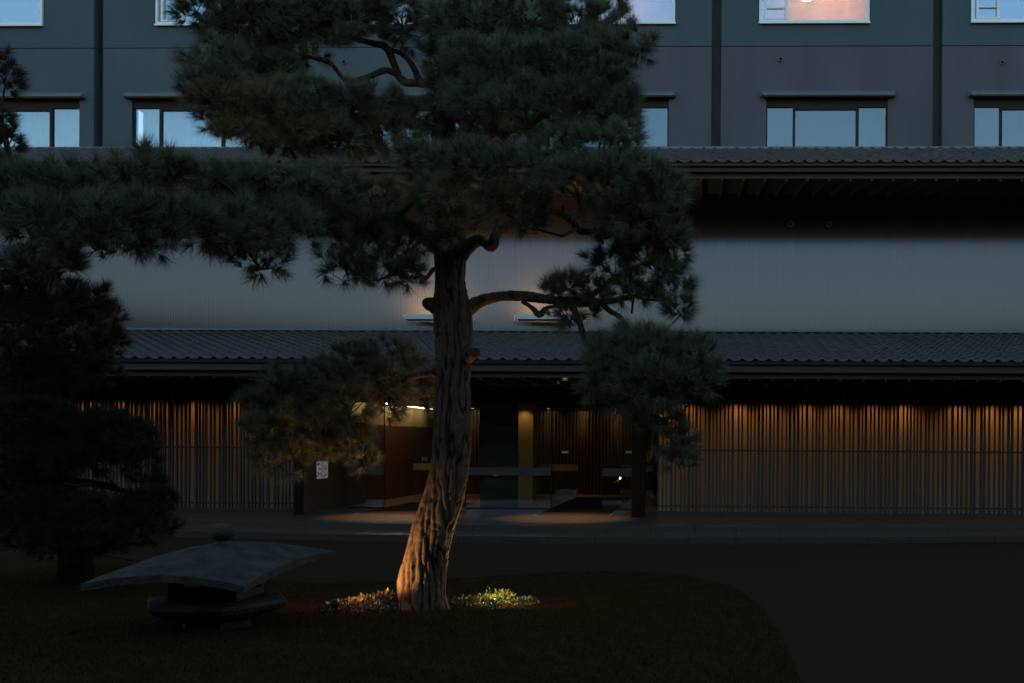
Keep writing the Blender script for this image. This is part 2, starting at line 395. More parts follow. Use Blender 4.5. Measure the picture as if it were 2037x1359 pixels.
for k in range(6):
    x0, x1 = chan[k]+CW, chan[k+1]-CW
    a, b = [X(p, 250, YF) for p in lowwin[k]]; ua, ub = [X(p, 30, YF) for p in upwin[k]]
    wall_with_hole('wall_panel', M['stucco3'] if k > 2 else M['stucco'], hotel, x0, x1, ZB, zBand-.008, a, b, ZB, zCanB-.02, YF, YF+.3)
    wall_with_hole('wall_panel', M['stucco2'], hotel, x0, x1, zBand+.008, ZT, ua, ub, zSillU, zSillU+1.75, YF-.012, YF+.3)
    box('joint_strip', M['darkmetal'], hotel, x0, x1, YF+.02, YF+.25, zBand-.008, zBand+.008)
    # lower three-light window
    wr = thing('window', None, None); wr.parent = hotel
    wd = b-a; yw = YF+.10; w1 = a+wd*.222; w2 = a+wd*.742
    f = MB(); f.box(a, a+.035, yw-.05, yw+.05, ZB, zCanB-.03); f.box(b-.035, b, yw-.05, yw+.05, ZB, zCanB-.03)
    f.box(w1-.0, w1+.06, yw-.05, yw+.05, ZB, zWT+.02); f.box(w2, w2+.07, yw-.05, yw+.05, ZB, zWT+.02)
    f.box(a+.035, b-.035, yw-.049, yw+.049, zWT+.02, zCanB-.03); f.box(w1+.06, w2, yw-.048, yw+.048, zWM, zWT+.02)
    f.box(a+.035, w1, yw-.045, yw+.049, zWT, zWT+.02); f.box(w2+.07, b-.035, yw-.045, yw+.049, zWT, zWT+.02)
    f.build('frame', M['darkmetal'], wr)
    for (p, q, zt) in ((a+.035, w1, zWT), (w1+.06, w2, zWM), (w2+.07, b-.035, zWT)):
        box('pane', M['pane'], wr, p, q, yw-.004, yw+.004, ZB, zt)
    cr = MB()                                    # drawn curtain behind the glass
    zc = 24; xs = np.linspace(a+.04, b-.04, 70)
    for i in range(69):
        cr.quad((xs[i], yw+.35+.03*math.sin(i*1.9), ZB), (xs[i+1], yw+.35+.03*math.sin((i+1)*1.9), ZB), (xs[i+1], yw+.35+.03*math.sin((i+1)*1.9), zWT+.1), (xs[i], yw+.35+.03*math.sin(i*1.9), zWT+.1))
    if k < 2: cr.build('curtain', M['curtain'], wr)
    dr = MB(); dr.box(a-.3, b+.3, YF+1.3, YF+1.35, ZB, zCanB+.4); dr.box(a-.3, b+.3, YF+.31, YF+1.3, zCanB-.02, zCanB+.03); dr.build('dark_interior', M['darkroom'], wr)
    # sloping metal hood over the window
    ca, cb = a-.17, b+.19; ho = MB()
    ho.hexa([(ca+.06,YF-.2,zCanB+.0),(cb-.04,YF-.2,zCanB+.0),(cb,YF+.01,zCanB+.0),(ca,YF+.01,zCanB+.0),(ca+.06,YF-.2,zCanB+.05),(cb-.04,YF-.2,zCanB+.05),(cb,YF+.01,zCanT+.05),(ca,YF+.01,zCanT+.05)])
    ho.build('window_hood', M['coping'], hotel, bevel=.004)
    box('hood_soffit', M['wood'], hotel, ca+.1, cb-.06, YF-.185, YF+.0, zCanB-.035, zCanB-.002)
    # upper white-framed window
    ur = thing('window', None, None); ur.parent = hotel
    z0, z1 = zSillU, zSillU+1.75; fw = .075; yy = YF-.02; f = MB()
    f.box(ua, ub, yy-.05, yy+.09, z0, z0+fw); f.box(ua, ub, yy-.05, yy+.09, z1-fw, z1)
    f.box(ua, ua+fw*.7, yy-.05, yy+.09, z0+fw, z1-fw); f.box(ub-fw*.9, ub, yy-.05, yy+.09, z0+fw, z1-fw)
    f.build('frame', M['white'], ur, bevel=.004)
    box('sill', M['white'], ur, ua-.015, ub+.02, yy-.085, yy-.052, z0-.03, z0+.012)
    sx0, sx1 = ua+.13, ua+.13+.52
    s = MB(); s.box(sx0, sx0+.06, yy-.04, yy+.03, z0+fw+.01, z1-fw); s.box(sx1, sx1+.07, yy-.045, yy+.03, z0+fw+.01, z1-fw)
    s.box(sx0+.06, sx1, yy-.04, yy+.03, z0+fw+.01, z0+fw+.06); s.box(sx0+.06, sx1, yy-.02, yy+.01, z0+.38, z0+.40)
    s.build('sash', M['white'], ur, bevel=.003)
    box('pane', M['pane_up'], ur, sx0+.06, sx1, yy+.031, yy+.038, z0+fw, z1-fw)
    gu = M['pane_warm'] if k == 4 else M['pane_up']
    box('pane', gu, ur, sx1+.07, ub-fw*.9, yy+.03, yy+.038, z0+fw, z1-fw)
    box('pane', M['pane_up'], ur, ua+fw*.7, sx0, yy+.03, yy+.038, z0+fw, z1-fw)
    rm = M['room'] if k in (3, 4) else M['darkroom']
    rb = MB(); rb.quad((ua,YF+2.2,z0-.3),(ub+.6,YF+2.2,z0-.3),(ub+.6,YF+2.2,z1+.4),(ua,YF+2.2,z1+.4))
    rb.quad((ua,YF+.3,z0-.3),(ua,YF+2.2,z0-.3),(ua,YF+2.2,z1+.4),(ua,YF+.3,z1+.4)); rb.quad((ub+.6,YF+.3,z0-.3),(ub+.6,YF+2.2,z0-.3),(ub+.6,YF+2.2,z1+.4),(ub+.6,YF+.3,z1+.4))
    rb.quad((ua,YF+.3,z1+.4),(ub+.6,YF+.3,z1+.4),(ub+.6,YF+2.2,z1+.4),(ua,YF+2.2,z1+.4))
    rb.build('room_lining', rm, ur)
    if k == 4:
        lx = X(1605, 2, YF+1.6); lz = Z(1605, -3, YF+1.6)
        pend = MB(); pend.lathe([(.02,lz+.06),(.09,lz+.05),(.13,lz),(.11,lz-.03),(.02,lz-.045)], lx, YF+1.6, 16); pend.build('ceiling_lamp', M['lampface'], ur, smooth=True)
        lamp('room_light', 'POINT', (lx+.8, YF+1.2, lz+.3), (0,0,0), 250, (1,.60,.30), ur, .2)
    if k == 3: lamp('room_light', 'POINT', ((ua+ub)/2, YF+1.2, z1-.3), (0,0,0), 110, (1,.6,.5), ur, .2)
for c in chan:
    box('recess_back', M['recess'], hotel, c-.2, c+.2, YF+.36, YF+.40, ZB, ZT)
    b = MB(); b.box(c-CW-.06, c-CW-.002, YF+.30, YF+.36, ZB, ZT); b.box(c+CW+.002, c+CW+.06, YF+.30, YF+.36, ZB, ZT); b.build('recess_side', M['recess'], hotel)
for i, (px, py) in enumerate(((684,124),(1553,118),(1994,124))):
    c = P(px, py, YF-.03); v = thing('wall_vent', ['small round vent on the wall glimpsed between the pine branches', 'small round vent on the rendered wall above the three-light window', 'small round vent at the far right above the hooded window'][i], 'vent', (c.x, YF-.001, c.z), 'round vents on the hotel wall')
    MB().lathe([(.062,0),(.062,-.045),(.045,-.045),(.045,-.004)], 0, 0, 20, False, 'y').build('ring', M['coping'], v, smooth=True)
    MB().lathe([(.001,-.003),(.046,-.003)], 0, 0, 20, False, 'y').build('grille', M['darkroom'], v)

# ================================================================== tile meshes
TW = .2655
prof = [(0,.020),(.06,.045),(.13,.058),(.20,.056),(.28,.040),(.38,.018),(.50,.004),(.64,0),(.78,.003),(.90,.012),(1.0,.024)]
def tile_mesh(name, length, tilt=.020, th=.016, pend=0.0):
    """S-shaped clay tile; x across, y up the slope, z out of the slope"""
    b = MB(); k = len(prof)
    for (y, dz) in ((0, tilt), (length, 0)):
        for (t, h) in prof: b.v.append((t*TW, y, h+dz))
    for (y, dz) in ((0, tilt-th-pend),):
        for (t, h) in prof: b.v.append((t*TW, y, h*(1.0 if not pend else .9)+dz))
    for i in range(k-1):
        b.f.append((i, i+1, k+i+1, k+i)); b.f.append((2*k+i, 2*k+i+1, i+1, i))
    return b.mesh(name, M['tile'], True)
def roof(name, par, Y0, z0, Y1, z1, rows, n_single, x0, x1, singles_x):
    """tiled slope: nearest tiles one by one, the rest joined"""
    slope = math.atan2(z1-z0, Y1-Y0); Ls = math.hypot(z1-z0, Y1-Y0); ex = Ls/rows
    rt = thing(name, None, None, (0,0,0)); rt.parent = par
    me = tile_mesh('tile', ex*1.06); me0 = tile_mesh('eave_tile', ex*1.06, pend=.03)
    ca, sa = math.cos(slope), math.sin(slope); nsing = 0; rest = MB()
    order = []
    for r_ in range(rows):
        x = x0; 
        while x < x1:
            order.append((r_, x)); x += TW
    sing = set(); cand = [q for q in order if singles_x[0] <= q[1] <= singles_x[1]]
    for q in cand[:n_single]: sing.add(q)
    for (r_, x) in order:
        d = r_*ex; jx, jz, jr = random.uniform(-.003,.003), random.uniform(-.003,.004), random.uniform(-.012,.012)
        loc = (x+jx, Y0+d*ca, z0+d*sa+jz)
        if (r_, x) in sing: inst('tile', me0 if r_ == 0 else me, rt, loc, (slope, jr, 0))
        else:
            mm = me0 if r_ == 0 else me
            T = Matrix.Translation(loc) @ Matrix.Rotation(jr, 4, 'Y') @ Matrix.Rotation(slope, 4, 'X'); b = len(rest.v)
            rest.v += [tuple(T @ v.co) for v in mm.vertices]; rest.f += [tuple(b+i for i in p.vertices) for p in mm.polygons]
    if rest.v: tag(rest.build('tile_field', M['tile'], rt, smooth=True), kind='stuff')
    dk = MB(); t = .05
    dk.hexa([(x0,Y0+.05,z0-.03-t),(x1,Y0+.05,z0-.03-t),(x1,Y1,z1-.03-t),(x0,Y1,z1-.03-t),(x0,Y0+.05,z0-.025),(x1,Y0+.05,z0-.025),(x1,Y1,z1-.025),(x0,Y1,z1-.025)])
    dk.build('roof_deck', M['wood'], rt); return rt

# ================================================================== upper wing: ribbed wall + tiled eave
wing = thing('entrance_wing', 'pale ribbed wall storey under a tiled eave, above the entrance roof', 'building')
YW = 24.6
zU0 = Z(1400, 321, 21.0); zU1 = zU0+.385*2.8
roof('tiled_roof', wing, 21.0, zU0, 23.8, zU1, 9, 300, XL, XR, (X(0,320,21), X(2037,320,21)))
rc = MB(); zr = Z(1400, 304, 23.8)
rc.box(XL, XR, 23.70, 23.95, zr-.25, zr+.045); rc.build('ridge_course', M['coping'], wing, bevel=.006)
xx = XL
while xx < XR:
    box('ridge_cap', M['coping'], wing, xx+.002, xx+.898, 23.66, 23.98, zr+.048, zr+.115+random.uniform(-.002,.002), bevel=.012); xx += .9
box('roof_flashing', M['darkmetal'], wing, XL, XR, 23.98, YF+.0-.002, zr-.2, zr+.02)
zf = [Z(1400, y, 21.15) for y in (327, 341.5)]; zf2 = [Z(1400, y, 21.3) for y in (342.5, 355.5)]
box('eave_board', M['darkmetal'], wing, XL, XR, 21.05, 21.12, zf[0]+.005, zf[0]+.06)
box('fascia', M['wood2'], wing, XL, XR, 21.15, 21.20, zf[1], zf[0], bevel=.004)
box('fascia', M['wood2'], wing, XL, XR, 21.30, 21.35, zf2[1], zf2[0]+.02, bevel=.004)
zs0 = zf2[1]+.015; zs1 = zs0+.136*(YW-21.36)
MB().hexa([(XL,21.36,zs0+.05),(XR,21.36,zs0+.05),(XR,YW,zs1+.05),(XL,YW,zs1+.05),(XL,21.36,zs0+.08),(XR,21.36,zs0+.08),(XR,YW,zs1+.08),(XL,YW,zs1+.08)]).build('soffit', M['wood'], wing)
SP = .455
xx = X(1395, 357, 21.3)-38*SP
while xx < XR:
    if xx > XL:
        MB().hexa([(xx-.022,21.33,zs0-.055),(xx+.022,21.33,zs0-.055),(xx+.022,YW-.01,zs1-.045),(xx-.022,YW-.01,zs1-.045),(xx-.022,21.33,zs0+.045),(xx+.022,21.33,zs0+.045),(xx+.022,YW-.01,zs1+.045),(xx-.022,YW-.01,zs1+.045)]).build('rafter', M['wood2'], wing)
    xx += SP
zw0 = Z(1400, 657.5, YW)
cl = MB(); pitch = .042; nr = int((XR-XL)/pitch); pr = [(0,.0),(.2,-.0035),(.5,-.0055),(.8,-.0035)]
cols = []
for i in range(nr):
    jit = random.gauss(0, .0007)
    for (t, dy) in pr: cols.append((XL+(i+t)*pitch, YW+dy+jit*(t-.5)*2))
nz = 2; zt = zs1+.1
for (x, y) in cols: cl.v += [(x, y, zw0-.3), (x, y, zt)]
for i in range(len(cols)-1): cl.f.append((2*i, 2*i+2, 2*i+3, 2*i+1))
tag(cl.build('ribbed_cladding', M['clad'], wing, smooth=True), kind='stuff')
box('core_wall', M['darkroom'], wing, XL, XR, YW+.02, YF-.03, 3.3, 8.6)
for i, (px, py) in enumerate(((1573,446),(1649,446))):
    c = P(px, py, YW-.03); v = thing('eave_vent', ['faint round vent high on the pale wall in the eave shade, left of its twin', 'faint round vent high on the pale wall in the eave shade, right of its twin'][i], 'vent', (c.x, YW-.012, c.z), 'round vents under the upper eave')
    MB().lathe([(.07,0),(.07,-.05),(.05,-.05),(.05,-.004)], 0, 0, 20, False, 'y').build('ring', M['coping'], v, smooth=True)
    MB().lathe([(.001,-.003),(.051,-.003)], 0, 0, 20, False, 'y').build('grille', M['darkroom'], v)

# linear wall washers on the pale wall
def washer(px0, px1, py, label):
    a, b = X(px0, py, 24.1), X(px1, py, 24.1); z = Z(px0, py, 24.1); w = b-a; cx = (a+b)/2
    t = thing('wall_washer', label, 'wall light', (cx, YW, z), 'linear washers on the pale wall')
    h = w/2
    MB().hexa([(-h+.03,-.56,-.10),(h-.03,-.56,-.10),(h-.03,-.44,-.10),(-h+.03,-.44,-.10),(-h,-.62,.0),(h,-.62,.0),(h,-.40,.0),(-h,-.40,.0)]).build('housing', M['white'], t, bevel=.004)
    box('base_tray', M['darkmetal'], t, -h+.10, h-.10, -.55, -.45, -.135, -.102)
    box('lens', M['led'], t, -h+.06, h-.06, -.54, -.46, .001, .006)
    a_ = MB(); a_.tube([(-h+.42,-.50,-.14),(-h+.44,-.50,-.18),(h-.44,-.50,-.18),(h-.42,-.50,-.14)], .012, 6); a_.tube([(0,-.50,-.18),(0,-.02,-.18)], .015, 6); a_.build('bracket', M['coping'], t, smooth=True)
    lamp('washer_light', 'AREA', (cx, YW-.47, z+.02), (cx, YW-.18, z+.9), 130, WARM2, t, sx=w*.86, sy=.05)
washer(803, 908, 627, 'long linear wall light half hidden behind the pine trunk')
washer(1023, 1145, 627, 'long linear wall light behind the tip of the horizontal pine limb')

# ================================================================== lower canopy roof
can = thing('entrance_canopy', 'long grey-tiled entrance roof running across the whole front', 'roof')
YE = 19.8
zL0 = Z(1400, 716, YE); zL1 = Z(1400, 664, 24.5)
roof('tiled_roof', can, YE, zL0, 24.5, zL1, 14, 300, XL, XR, (X(240,700,YE), X(2037,700,YE)))
box('top_flashing', M['darkmetal'], can, XL, XR, 24.40, 24.56, zL1-.1, Z(1400, 660.5, 24.4)+.0)
box('flashing_cap', M['coping'], can, XL, XR, 24.34, 24.57, Z(1400, 660, 24.34), Z(1400, 657, 24.34)+.012, bevel=.003)
za = Z(1400, 726, YE+.1); zb = Z(1400, 740.5, YE+.1); zc_ = Z(1400, 742, YE+.25); zd = Z(1400, 753, YE+.25)
box('eave_board', M['darkmetal'], can, XL, XR, YE+.03, YE+.09, za+.005, za+.075)
box('fascia', M['wood2'], can, XL, XR, YE+.10, YE+.15, zb, za, bevel=.004)
box('fascia', M['wood2'], can, XL, XR, YE+.25, YE+.30, zd, zc_+.03, bevel=.004)
zso = zd+.02
box('soffit', M['wood'], can, XL, XR, YE+.31, 24.4, zso+.06, zso+.10)
xx = X(1492, 755, YE+.25)-40*SP
while xx < XR:
    if xx > XL: box('rafter', M['wood2'], can, xx-.022, xx+.022, YE+.28, 23.1, zso-.055, zso+.058)
    xx += SP

# ================================================================== slatted screens with the lit wall behind
zLin = Z(1700, 805, 23.5)
def screen(label, xa, xb, lights, posts):
    t = thing('slatted_screen', label, 'screen', (0, 0, 0), 'slatted screens beside the entrance')
    zb0, zt0 = DECK+.03, zso+.055
    x = xa; prev = None
    sm = MB().box(-.5, .5, 0, .055, 0, zt0-zb0).mesh('slat', M['slat'])
    gaps = [.04,.065,.045,.09,.05,.038,.075,.045,.055]
    cnt = 0
    while x < xb and cnt < 298:
        w = random.choice((.032,.036,.04,.055)); 
        inst('slat', sm, t, (x+w/2, 23.25+random.choice((0,0,.05)), zb0), None, (w, 1, 1)); cnt += 1
        x += w+random.choice(gaps)
    for z in (1.735, .42):
        box('rail', M['slat'], t, xa, xb, 23.362, 23.392, z-.018, z+.018)
    for p in posts:
        MB().tube([(p,23.375,1.735),(p,24.1,1.735)], .016, 6).build('bracket', M['darkmetal'], t)
    box('bottom_channel', M['slat'], t, xa-.02, xb+.02, 23.235, 23.41, DECK-.005, DECK+.028)
    box('lintel', M['wood'], t, xa, xb, 23.48, 23.56, zLin, zso+.055)
    box('back_wall', M['plaster'], t, xa, xb, 24.05, 24.12, DECK-.05, zso+.058)
    dl = MB().lathe([(.035,.0),(.045,.0),(.045,.08),(.035,.08)], 0, 0, 12).mesh('downlight', M['darkmetal'])
    for lx in lights:
        o = inst('downlight', dl, t, (lx, 23.74, zLin+.12))
        lamp('downlight_beam', 'SPOT', (lx, 23.74, zLin+.11), (lx, 23.90, .3), random.uniform(18, 33), WARM, t, .03, 150, 1.0)
    return t
XLS = X(604, 900, 23.3); XRS = X(1287, 900, 23.3)
lp = [X(p, 810, 23.86) for p in (-20,45,110,165,234,309,385,459,535,590)]
rp = [X(p, 810, 23.86) for p in (1300,1368,1467,1531,1604,1669,1739,1801,1909,1973,2035,2100)]
screen('slatted metal screen glowing amber left of the entrance, behind the dark low pine', XL, XLS-.01, lp, [X(p,890,23.4) for p in (120,365,560)])
screen('slatted metal screen glowing amber right of the entrance pillar', XRS+.25, XR-.5, rp, [X(p,898,23.4) for p in (1438,1588,1738,1897)])

# ================================================================== entrance
XW = X(604, 1000, 21.9)
ew = thing('entrance_side_wall', 'dark side wall left of the doorway carrying the white character sign', 'wall')
box('panel', M['brown'], ew, XW-.16, XW, 21.88, 24.9, DECK, zso+.05)
box('front_trim', M['blackpaint'], ew, XW-.18, XW+.004, 21.83, 21.88, DECK, zso+.05)
pp0, pp1 = X(1257, 1000, 21.8), X(1283, 1000, 21.8)
pil = thing('entrance_pillar', 'slim black square pillar at the right side of the doorway', 'pillar')
box('shaft', M['blackpaint'], pil, pp0, pp1, 21.7, 21.98, DECK, zso+.05, bevel=.006)
box('base_plate', M['darkmetal'], pil, pp0-.02, pp1+.02, 21.68, 22.0, DECK, DECK+.02)
# sign: white lit brushed characters on the side wall (X = const plane)
sg = thing('character_sign', 'small lit white sign with two columns of dark brushed characters on the dark side wall', 'sign', (XW+.002, 0, 0))
def wallp(px, py):                                # point on the plane x = XW
    d = ray(px, py); k = XW/d.x; return (d.y*k, EYE+d.z*k)
y0_, z1_ = wallp(628.5, 918); y1_, z0_ = wallp(651, 951)
glyph = [ # cells painted white; a dot leaves the wall visible: the sign reads as two stacks of strokes
"#######.##.####",
"###############",
"##..####.######",
"#...##.########",
"#######.##.####",
"########.######",
"######.##.##.##",
"##########.#.##",
"###.#.#.###..##",
"###.#.#.##..###",
"########.###.##",
"#######.#######",
"##.######.#####",
"#..##..########",
"###.#.#####.###",
"##..##.####..##",
"..###.#.##.#.##",
".######.#..####",
"###############",
"########.######"]
mb = MB(); R_, C_ = len(glyph), len(glyph[0])
for r_, row in enumerate(glyph):
    for c_, ch in enumerate(row):
        if ch == '#':
            ya, yb = y0_+(y1_-y0_)*c_/C_, y0_+(y1_-y0_)*(c_+1)/C_; z2, z3 = z1_+(z0_-z1_)*(r_+1)/R_, z1_+(z0_-z1_)*r_/R_
            mb.quad((.012, ya, z2), (.012, yb, z2), (.012, yb, z3), (.012, ya, z3))
mb.build('characters', M['signlit'], sg)
box('sign_plate', M['darkmetal'], sg, 0, .008, y0_-.01, y1_+.01, z0_-.01, z1_+.01)

YG = 23.9; zH = Z(1100, 802, YG)
hall = thing('entrance_hall', 'warm-lit lobby seen through the glass front between pillar and side wall', 'lobby')
XA, XB = XW, XRS+.25
box('floor', M['floor'], hall, XA-1, XB+3, YG-.04, 33.2, DECK-.06, DECK+.002)
box('ceiling', M['wood'], hall, XA-1, XB+3, YG+.12, 33.2, zH+.10, zH+.16)
box('door_header', M['darkmetal'], hall, XA+.002, XB-.002, YG-.06, YG+.10, zH, zso+.055)
box('end_wall', M['wood'], hall, XA-1, XB+3, 33.0, 33.1, DECK, zH+.1)
box('end_wall_right', M['wood'], hall, XB+2.6, XB+2.7, YG+.2, 33, DECK, zH+.1)
# left wall inside: brown boards below, ochre band above
for k in range(7):
    y = 24.95+k*1.15
    box('wall_board', M['brown'], hall, XA-.10, XA-.01+random.uniform(-.004,.004), y+.004, y+1.146, DECK+.003, 2.36)
box('ochre_band', M['ochre'], hall, XA-.10, XA-.03, 24.95, 33, 2.365, zH+.1)
box('led_strip', M['led'], hall, XA+.20, XA+.24, 25.0, 31.5, zH+.075, zH+.095)
lamp('cove_light', 'AREA', (XA+.22, 28.2, zH+.05), (XA-.2, 28.2, 1.9), 16, WARM, hall, sx=.1, sy=6.0)
# glass front: fixed lights, sliding leaves with frosted strips
def gp(px): return X(px, 930, YG)
fz = [Z(1000, 930, YG), Z(1000, 946, YG)]
for (a, b, y) in ((690,765,YG),(925,1097,YG+.05),(1197,1262,YG+.02)):
    lf = thing('glass_leaf', None, None); lf.parent = hall
    xa, xb = gp(a), gp(b)
    box('pane', M['lobby_glass'], lf, xa, xb, y-.005, y+.005, DECK+.03, zH)
    box('frosted_strip', M['frost'], lf, xa+.003, xb-.003, y-.009, y-.006, fz[1], fz[0])
    fr = MB(); fr.box(xa, xa+.018, y-.014, y+.014, DECK+.03, zH); fr.box(xb-.018, xb, y-.014, y+.014, DECK+.03, zH); fr.box(xa+.018, xb-.018, y-.014, y+.014, DECK+.006, DECK+.045)
    fr.build('leaf_frame', M['darkmetal'], lf)
box('door_track', M['coping'], hall, gp(765), gp(1256), YG-.03, YG+.09, DECK+.001, DECK+.009)
Y2 = 27.2
for (a, b) in ((822,866),(1060,1150),(1235,1300)):
    lf = thing('inner_glass_leaf', None, None); lf.parent = hall
    xa, xb = X(a,930,Y2), X(b,930,Y2)
    box('pane', M['lobby_glass'], lf, xa, xb, Y2-.005, Y2+.005, DECK+.03, zH)
    box('frosted_strip', M['ochre'], lf, xa+.003, xb-.003, Y2-.009, Y2-.006, Z(1100,937,Y2), Z(1100,924,Y2))  # ochre colour stands in for warm light on the inner strips
box('inner_header', M['darkmetal'], hall, XA, XB+2, Y2-.05, Y2+.05, zH+.02, zH+.1)
box('dark_partition', M['stone_dark'], hall, gp(952), gp(1026), YG+.16, YG+.30, DECK, zH+.1)
cx0, cx1 = X(1027,930,26.6), X(1060,930,26.6)
box('lit_column', M['ochre'], hall, cx0, cx1, 26.6, 27.1, DECK, zH+.1)
lamp('column_light', 'SPOT', ((cx0+cx1)/2, 26.35, zH+.05), ((cx0+cx1)/2, 26.62, 1.6), 20, WARM, hall, .04, 95, .8)
box('soffit_panel', M['brown'], hall, X(1097,810,28), X(1205,810,28), 28.0, 30.4, zH+.02, zH+.095)
# ribbed timber wall at the back with three downlights
YBk = 31.2
rb_x0, rb_x1 = X(1062,900,YBk), X(1330,900,YBk); xx = rb_x0
bat = MB().box(0, .045, 0, .05, 0, zH+.1-DECK).mesh('batten', M['brown'])
while xx < rb_x1: inst('batten', bat, hall, (xx, YBk-.05, DECK+.002)); xx += .105
box('batten_wall', M['wood'], hall, rb_x0, rb_x1, YBk, YBk+.06, DECK, zH+.1)
xx = X(925,900,YBk)
while xx < X(955,900,YBk): inst('batten', bat, hall, (xx, YBk-.05, DECK+.002)); xx += .105
box('batten_wall', M['wood'], hall, X(920,900,YBk), X(958,900,YBk), YBk, YBk+.06, DECK, zH+.1)
for i, px in enumerate((1090, 1158, 1225, 940)):
    lx = X(px, 817, YBk-.35)
    t = thing('ceiling_downlight', ['lobby ceiling downlight nearest the ochre column', 'middle lobby ceiling downlight above the battened wall', 'lobby ceiling downlight nearest the black pillar', 'lobby ceiling downlight just right of the pine trunk'][i], 'downlight', (lx, YBk-.30, zH+.085), 'small downlights grazing the lobby wall')
    MB().lathe([(.05,0),(.07,0),(.07,.012),(.05,.012)], 0, 0, 16, False).build('rim', M['coping'], t)
    MB().lathe([(.001,.004),(.05,.004)], 0, 0, 16, False).build('lens', M['lampface'], t)
    lamp('beam', 'SPOT', (lx, YBk-.28, zH+.07), (lx, YBk-.12, .4), 18, WARM, t, .02, 75, .9)
lamp('hall_glow', 'AREA', (X(1000,880,28.5), 28.5, zH+.0), (X(1000,880,28.5), 28.5, 0), 3.5, WARM, hall, sx=7, sy=4)
# tiny row of lights on a shelf and small plates
for i, (px0, px1, py) in enumerate(((1118,1131,899),(1245,1256,899))):
    t = thing('shelf_lights', ['row of tiny white lights on the dark lobby wall near the middle downlight', 'row of tiny white lights beside the black pillar'][i], 'lights')
    xa, xb = X(px0,py,30.5), X(px1,py,30.5); z = Z(px0,py,30.5)
    box('shelf', M['darkmetal'], t, xa-.05, xb+.05, 30.45, 30.6, z-.06, z-.045)
    for k in range(5):
        x_ = xa+(xb-xa)*(k+.5)/5; MB().lathe([(.012,z-.044),(.014,z-.01),(.009,z+.03)], x_, 30.5, 8).build('candle_glass', M['signlit'], t)
for i, (px, py) in enumerate(((1089,914),(1203,915))):
    c = P(px, py, 30.3); t = thing('wall_plate', ['small pale plate on the lobby wall beside the ochre column', 'small pale plate on the lobby wall left of the black pillar'][i], 'plate')
    box('plate', M['frost'], t, c.x-.07, c.x+.07, 30.28, 30.3, c.z-.02, c.z+.02)
    lamp('plate_light', 'POINT', (c.x, 30.1, c.z+.15), (0,0,0), .15, WARM2, t, .02)
c = P(985, 947, YG-.01)
gh = thing('gold_bar', 'small slanted gold bar at the frosted strip of the sliding door', 'door mark')
MB().hexa([(c.x-.06,YG+.02,c.z-.012),(c.x+.04,YG+.02,c.z-.0),(c.x+.04,YG+.03,c.z-.0),(c.x-.06,YG+.03,c.z-.012),(c.x-.05,YG+.02,c.z+.012),(c.x+.07,YG+.02,c.z+.028),(c.x+.07,YG+.03,c.z+.028),(c.x-.05,YG+.03,c.z+.012)]).build('slanted_bar', M['ochre'], gh)  # small slanted bar in a gold colour
# doormats
def mat_thing(pts, label):
    a = [G(px, py, DECK+.004) for (px, py) in pts]; xa, xb = a[0].x, a[1].x; ya, yb = a[0].y, a[2].y
    t = thing('doormat', label, 'doormat', (0,0,0), 'dark doormats at the doors')
    box('fibre', M['mat_'], t, xa, xb, ya, yb, DECK+.0035, DECK+.02); 
    b = MB(); b.box(xa-.03, xa-.001, ya-.03, yb+.03, DECK+.0035, DECK+.016); b.box(xb+.001, xb+.03, ya-.03, yb+.03, DECK+.0035, DECK+.016); b.box(xa-.001, xb+.001, ya-.03, ya-.001, DECK+.0035, DECK+.016); b.build('rim', M['coping'], t)
mat_thing([(1064,1026),(1212,1026),(1150,990)], 'dark rectangular doormat in front of the right-hand opening')
mat_thing([(706,1023),(862,1023),(790,1000)], 'dark rectangular doormat left of the pine trunk')
# canopy downlights making the two warm pools
for i, (px, lab) in enumerate(((775, 'canopy downlight over the pool of light by the character sign'), (1118, 'canopy downlight over the pool of light right of the trunk'))):
    lx = X(px, 1030, 21.2)
    t = thing('canopy_downlight', lab, 'downlight', (lx, 21.5, zso-.0), 'downlights in the entrance canopy')
    MB().lathe([(.06,.058),(.075,.058),(.075,.02),(.06,.02)], 0, 0, 18, False).build('can', M['darkmetal'], t, smooth=True)
    MB().lathe([(.001,.045),(.06,.045)], 0, 0, 18, False).build('lens', M['lampface'], t)
    lamp('beam', 'SPOT', (lx, 21.5, zso+.015), (lx, 21.45, .2), 1300, WARM2, t, .03, 62, .8)

